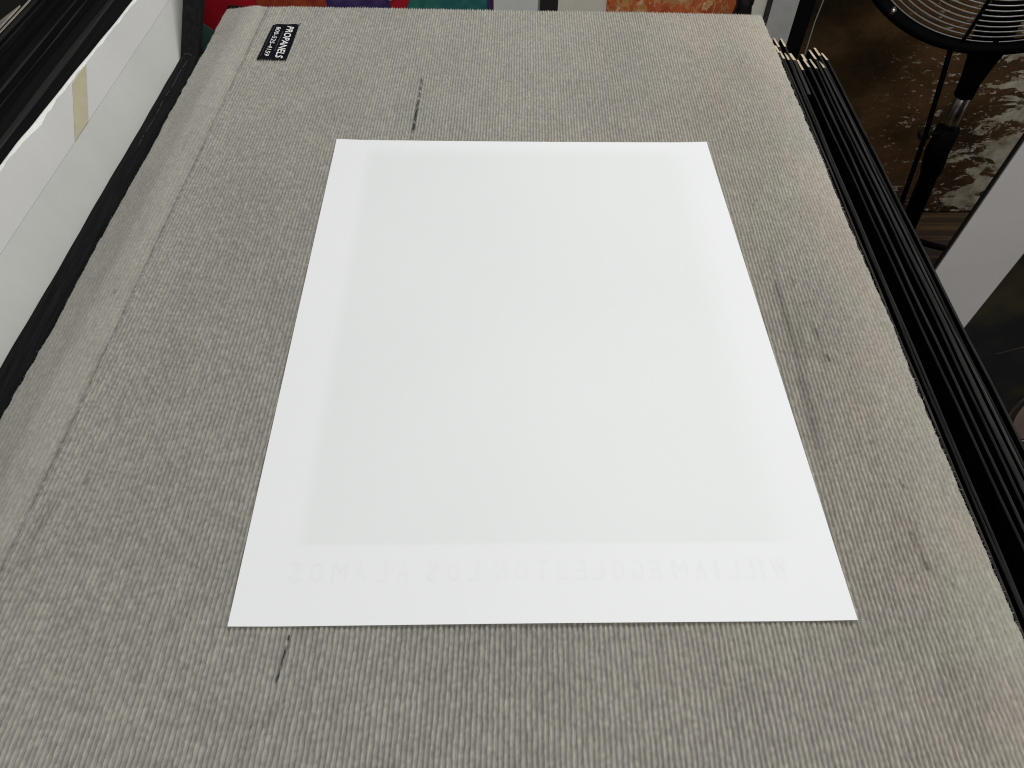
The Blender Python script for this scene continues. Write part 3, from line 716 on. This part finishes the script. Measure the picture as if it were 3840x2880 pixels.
tag(cd.build('pale_cord', simple('grey_cord', (.30, .30, .27), None, .6, 60)), 'thin pale cord hanging down beside the black post', 'cord')

# ------------------------------------------------------------------ large seascape print
sm, nt, b = mat('seascape_print')
tc = nt.nodes.new('ShaderNodeTexCoord'); sep = nt.nodes.new('ShaderNodeSeparateXYZ'); nt.links.new(tc.outputs['Object'], sep.inputs[0])
base_n = noise_node(nt, 3.0, 6, .65, (1, 1, 1.6))
bc = ramp(nt, base_n.outputs[0], [(0.28, (0.016, 0.012, 0.007)), (0.45, (0.075, 0.043, 0.018)), (0.56, (0.15, 0.078, 0.034)), (0.72, (0.21, 0.10, 0.048))])
fo = noise_node(nt, 8, 9, .68, (1, 1, 2.6)); fo.inputs['Distortion'].default_value = 0.6
fo.inputs['Lacunarity'].default_value = 2.2
xg = sstep(sep.outputs[0], 1.05, 1.62)
ad = nt.nodes.new('ShaderNodeMath'); ad.operation = 'MULTIPLY_ADD'; nt.links.new(xg, ad.inputs[0]); ad.inputs[1].default_value = 0.30; nt.links.new(fo.outputs[0], ad.inputs[2])
fmask = ramp(nt, ad.outputs[0], [(0.735, (0, 0, 0)), (0.750, (1, 1, 1))])
fcol = ramp(nt, noise_node(nt, 22, 4).outputs[0], [(0.35, (0.42, 0.35, 0.24)), (0.6, (0.80, 0.73, 0.58))])
dk = nt.nodes.new('ShaderNodeMix'); dk.data_type = 'RGBA'; dk.blend_type = 'MULTIPLY'; dk.inputs[0].default_value = 1
xd = sstep(sep.outputs[0], 0.65, 1.30)
dr = ramp(nt, xd, [(0.0, (0.30, 0.36, 0.36)), (1.0, (1, 1, 1))])
nt.links.new(bc.outputs[0], dk.inputs[6]); nt.links.new(dr.outputs[0], dk.inputs[7])
mx = nt.nodes.new('ShaderNodeMix'); mx.data_type = 'RGBA'
nt.links.new(mul(fmask.outputs[0], sstep(sep.outputs[0], 1.0, 1.15)), mx.inputs[0]); nt.links.new(dk.outputs[2], mx.inputs[6]); nt.links.new(fcol.outputs[0], mx.inputs[7])
spk = noise_node(nt, 34, 5, .7, (1, 1, 2.4)); spr = ramp(nt, spk.outputs[0], [(0.600, (0, 0, 0)), (0.615, (1, 1, 1))])  # glossy sparkle painted in as pale speckles
m3 = nt.nodes.new('ShaderNodeMix'); m3.data_type = 'RGBA'; nt.links.new(mul(spr.outputs[0], sstep(sep.outputs[0], 1.0, 1.3)), m3.inputs[0])
nt.links.new(mx.outputs[2], m3.inputs[6]); m3.inputs[7].default_value = (0.72, 0.64, 0.50, 1)
nt.links.new(m3.outputs[2], b.inputs['Base Color']); b.inputs['Roughness'].default_value = 0.35; b.inputs['Specular IOR Level'].default_value = .4
sb_ = noise_node(nt, 40, 4, .7); bpn = nt.nodes.new('ShaderNodeBump'); bpn.inputs['Strength'].default_value = 0.35; bpn.inputs['Distance'].default_value = .003
nt.links.new(sb_.outputs[0], bpn.inputs['Height']); nt.links.new(bpn.outputs[0], b.inputs['Normal'])
sp_ = MB(); sp_.hexa([(0.55, 1.39, -0.945), (2.6, 1.39, -0.945), (2.6, 1.42, -0.945), (0.55, 1.42, -0.945), (0.55, 1.60, 0.5), (2.6, 1.60, 0.5), (2.6, 1.63, 0.5), (0.55, 1.63, 0.5)])
tag(sp_.build('seascape_print', sm), 'large dark brown print of surf foam on wet sand behind the fan', 'print')

# ------------------------------------------------------------------ fan on its stand
FX, FY = 1.075, 1.10
fan = empty('pedestal_fan', (FX, FY + .03, -0.94), 'black pedestal fan with bright concentric wire grille at the top right', 'fan')
C0 = Vector((1.0127, 1.10, 0.0729)); nrm = (Vector((-0.0398, -0.5119, 0.5330)) - C0).normalized()
nrm = (nrm + Vector((0.2773, 0, -0.2418))).normalized()
ax = Vector((0, 0, 1)).cross(nrm).normalized(); ay = nrm.cross(ax)
ringm = MB(); ringm.ring(C0, ax, ay, 0.341, 0.0140, 180, 12, 1.6); ringm.build('outer_ring', BLACK_PAINT, fan, True)
gr = MB()
rr_ = 0.325
k = 0
while rr_ > 0.05:
    dome = 0.045 * (1 - (rr_ / 0.33) ** 2) + 0.006
    gr.ring(C0 + nrm * dome, ax, ay, rr_, 0.0017, 180, 8); rr_ -= 0.0122; k += 1
gr.build('front_grille', CHROME, fan, True)
gr = MB(); rr_ = 0.32
while rr_ > 0.06:
    gr.ring(C0 - nrm * (0.03 + .05 * (1 - (rr_ / .33) ** 2)), ax, ay, rr_, 0.0011, 120, 6); rr_ -= 0.014
gr.build('back_grille', simple('dim_wire', (.25, .23, .2), None, .4, 40, metal=1), fan, True)
for ang in (268, 28, 148):
    g_ = math.radians(ang); d = ax * math.cos(g_) + ay * math.sin(g_)
    sp2 = MB(); sp2.tube([C0 + nrm * 0.058 + d * 0.05, C0 + nrm * 0.048 + d * 0.16, C0 + nrm * 0.030 + d * .26, C0 + nrm * 0.010 + d * .335], 0.0040, 8)
    sp2.build('grille_spoke', BLACK_PAINT, fan, True)
hub = MB(); hub.tube([C0 + nrm * 0.064, C0 + nrm * 0.05, C0 - nrm * 0.12], [0.045, 0.055, 0.07], 28); hub.build('hub', BLACK_PAINT, fan, True)
for kb_ in range(4):
    bl = MB(); g0 = kb_ * math.pi / 2 + 0.5; NB = 10
    for i in range(NB + 1):
        r_ = 0.05 + 0.25 * i / NB; half = 0.30 + 0.25 * math.sin(math.pi * i / NB)
        for sgn in (-1, 0, 1):
            g_ = g0 + half * sgn; d = ax * math.cos(g_) + ay * math.sin(g_)
            bl.v.append(tuple(C0 + d * r_ + nrm * (-0.012 + 0.013 * sgn)))
    for i in range(NB):
        for s_ in range(2): bl.f.append((i * 3 + s_, i * 3 + s_ + 1, (i + 1) * 3 + s_ + 1, (i + 1) * 3 + s_))
    o = bl.build('blade', simple('smoky_blade', (.035, .030, .024), None, .3, 30), fan, True)
    md = o.modifiers.new('t', 'SOLIDIFY'); md.thickness = .002
# neck, steel tube, sleeve: the stand leans a little
pA = Vector((1.062, 1.10, -0.270)); pB = Vector((1.068, 1.10, -0.385)); pC = Vector((1.074, 1.10, -0.475)); pD = Vector((1.120, 1.10, -0.935))
nk = MB(); nk.tube([pA + Vector((0.016, .03, .075)), pA + Vector((0.012, .012, .0)), pA + Vector((.004, 0, -.035)), pA.lerp(pB, .7), pB], [0.042, 0.040, 0.030, 0.0225, 0.0215], 20); nk.build('neck', BLACK_PAINT, fan, True)
tb_ = MB(); tb_.tube([pB + Vector((0, 0, .02)), pC + Vector((0, 0, -.03))], 0.0165, 24); tb_.build('steel_tube', STEEL, fan, True)
sv = MB(); sv.tube([pC + Vector((0, 0, .004)), pC + Vector((.001, 0, -.06)), pC.lerp(pD, .24), pC.lerp(pD, .28), pD], [0.0270, 0.0275, 0.0265, 0.0215, 0.0205], 24); sv.build('sleeve', BLACK_PAINT, fan, True)
kn = MB(); kc = pC + Vector((-0.045, -0.01, -0.005)); kn.tube([kc + Vector((.02, 0, 0)), kc + Vector((-.005, 0, 0)), kc + Vector((-.006, 0, 0)), kc + Vector((-.026, 0, -.004))], [0.004, 0.004, 0.013, 0.011], 14)
kn.build('clamp_knob', BLACK_FRAME, fan, True)
for a0 in (20, 140, 260):
    g_ = math.radians(a0); lg = MB(); f_ = pD + Vector((0.25 * math.cos(g_), 0.25 * math.sin(g_), 0.0)); lg.tube([pD + Vector((0, 0, .12)), f_ + Vector((0, 0, 0.0))], 0.009, 10); lg.build('leg', BLACK_PAINT, fan, True)
scw = MB(); cs = C0 + nrm * 0.022 + (ax * math.cos(math.radians(238)) + ay * math.sin(math.radians(238))) * 0.333
scw.tube([cs - nrm * .01, cs, cs + nrm * .004, cs + nrm * 0.006], [0.007, 0.007, 0.0055, 0.001], 14); scw.build('screw', STEEL, fan, True)
rod = MB(); rod.tube([(0.991, 1.115, -0.27), (0.993, 1.10, -0.32), (1.012, 1.08, -0.48), (1.045, 1.08, -0.72), (1.075, 1.08, -.945)], 0.0058, 10)
tag(rod.build('power_cable', BLACK_PAINT, None, True), 'straight black cable running down left of the fan stand', 'cable')

# ------------------------------------------------------------------ framed photograph leaning at the right
fp = empty('framed_photograph', (1.0, 0.51, -0.94), 'large dark photograph with a wide pale mat border, leaning at the right of the strips', 'framed photograph')
LX = lambda z: 0.7732 + (z + 0.3912) * 0.0562
MX = lambda z: 0.9018 + (z + 0.5344) * 0.0642
flatobj('frame', [(LX(-.94) - .0035, -.94), (1.9, -.94), (1.9, .30), (LX(.30) - .0035, .30)], 0.5015, BLACK_FRAME, fp, .006)
MATG = simple('pale_grey_mat', (0.78, 0.735, 0.71), (0.70, 0.67, 0.64), .8, 6)
flatobj('mat', [(LX(-.935), -.935), (1.89, -.935), (1.89, .29), (LX(.29), .29)], 0.4985, MATG, fp, .0028)
dm, nt, b = mat('dark_photograph')
nz = noise_node(nt, 5.0, 3, .5)
r1 = ramp(nt, nz.outputs[0], [(0.30, (0.016, 0.016, 0.019)), (0.45, (0.024, 0.023, 0.023)), (0.56, (0.050, 0.044, 0.024)), (0.70, (0.024, 0.020, 0.016))])
nt.links.new(r1.outputs[0], b.inputs['Base Color']); b.inputs['Roughness'].default_value = .6; b.inputs['Specular IOR Level'].default_value = .15
flatobj('picture', [(MX(-.93), -.93), (1.85, -.93), (1.85, .22), (MX(.22), .22)], 0.4972, dm, fp, .001)
CLAY = simple('clay_tone', (0.32, 0.23, 0.18), (0.16, 0.11, 0.09), .5, 14, (1, 1, .3))
RIM = simple('rim_tone', (0.095, 0.07, 0.056), (0.05, 0.038, 0.03), .5, 30)
def disc(name, cx, cz, rx, rz, y, m):
    flatobj(name, [(cx + rx * math.cos(2 * math.pi * k / 64), max(-.925, cz + rz * math.sin(2 * math.pi * k / 64))) for k in range(64)], y, m, fp, .0004)
disc('printed_rim', 1.262, -0.795, 0.118, 0.150, 0.4965, RIM)
disc('printed_shade', 1.265, -0.795, 0.112, 0.144, 0.4960, simple('shade_tone', (.03, .022, .018), None, .5, 30))
disc('printed_bowl', 1.268, -0.795, 0.104, 0.134, 0.4955, CLAY)
flatobj('printed_streak', [(1.005, -0.615), (1.007, -.617), (1.11, -.569), (1.11, -.564)], 0.4966, RIM, fp, .0004)
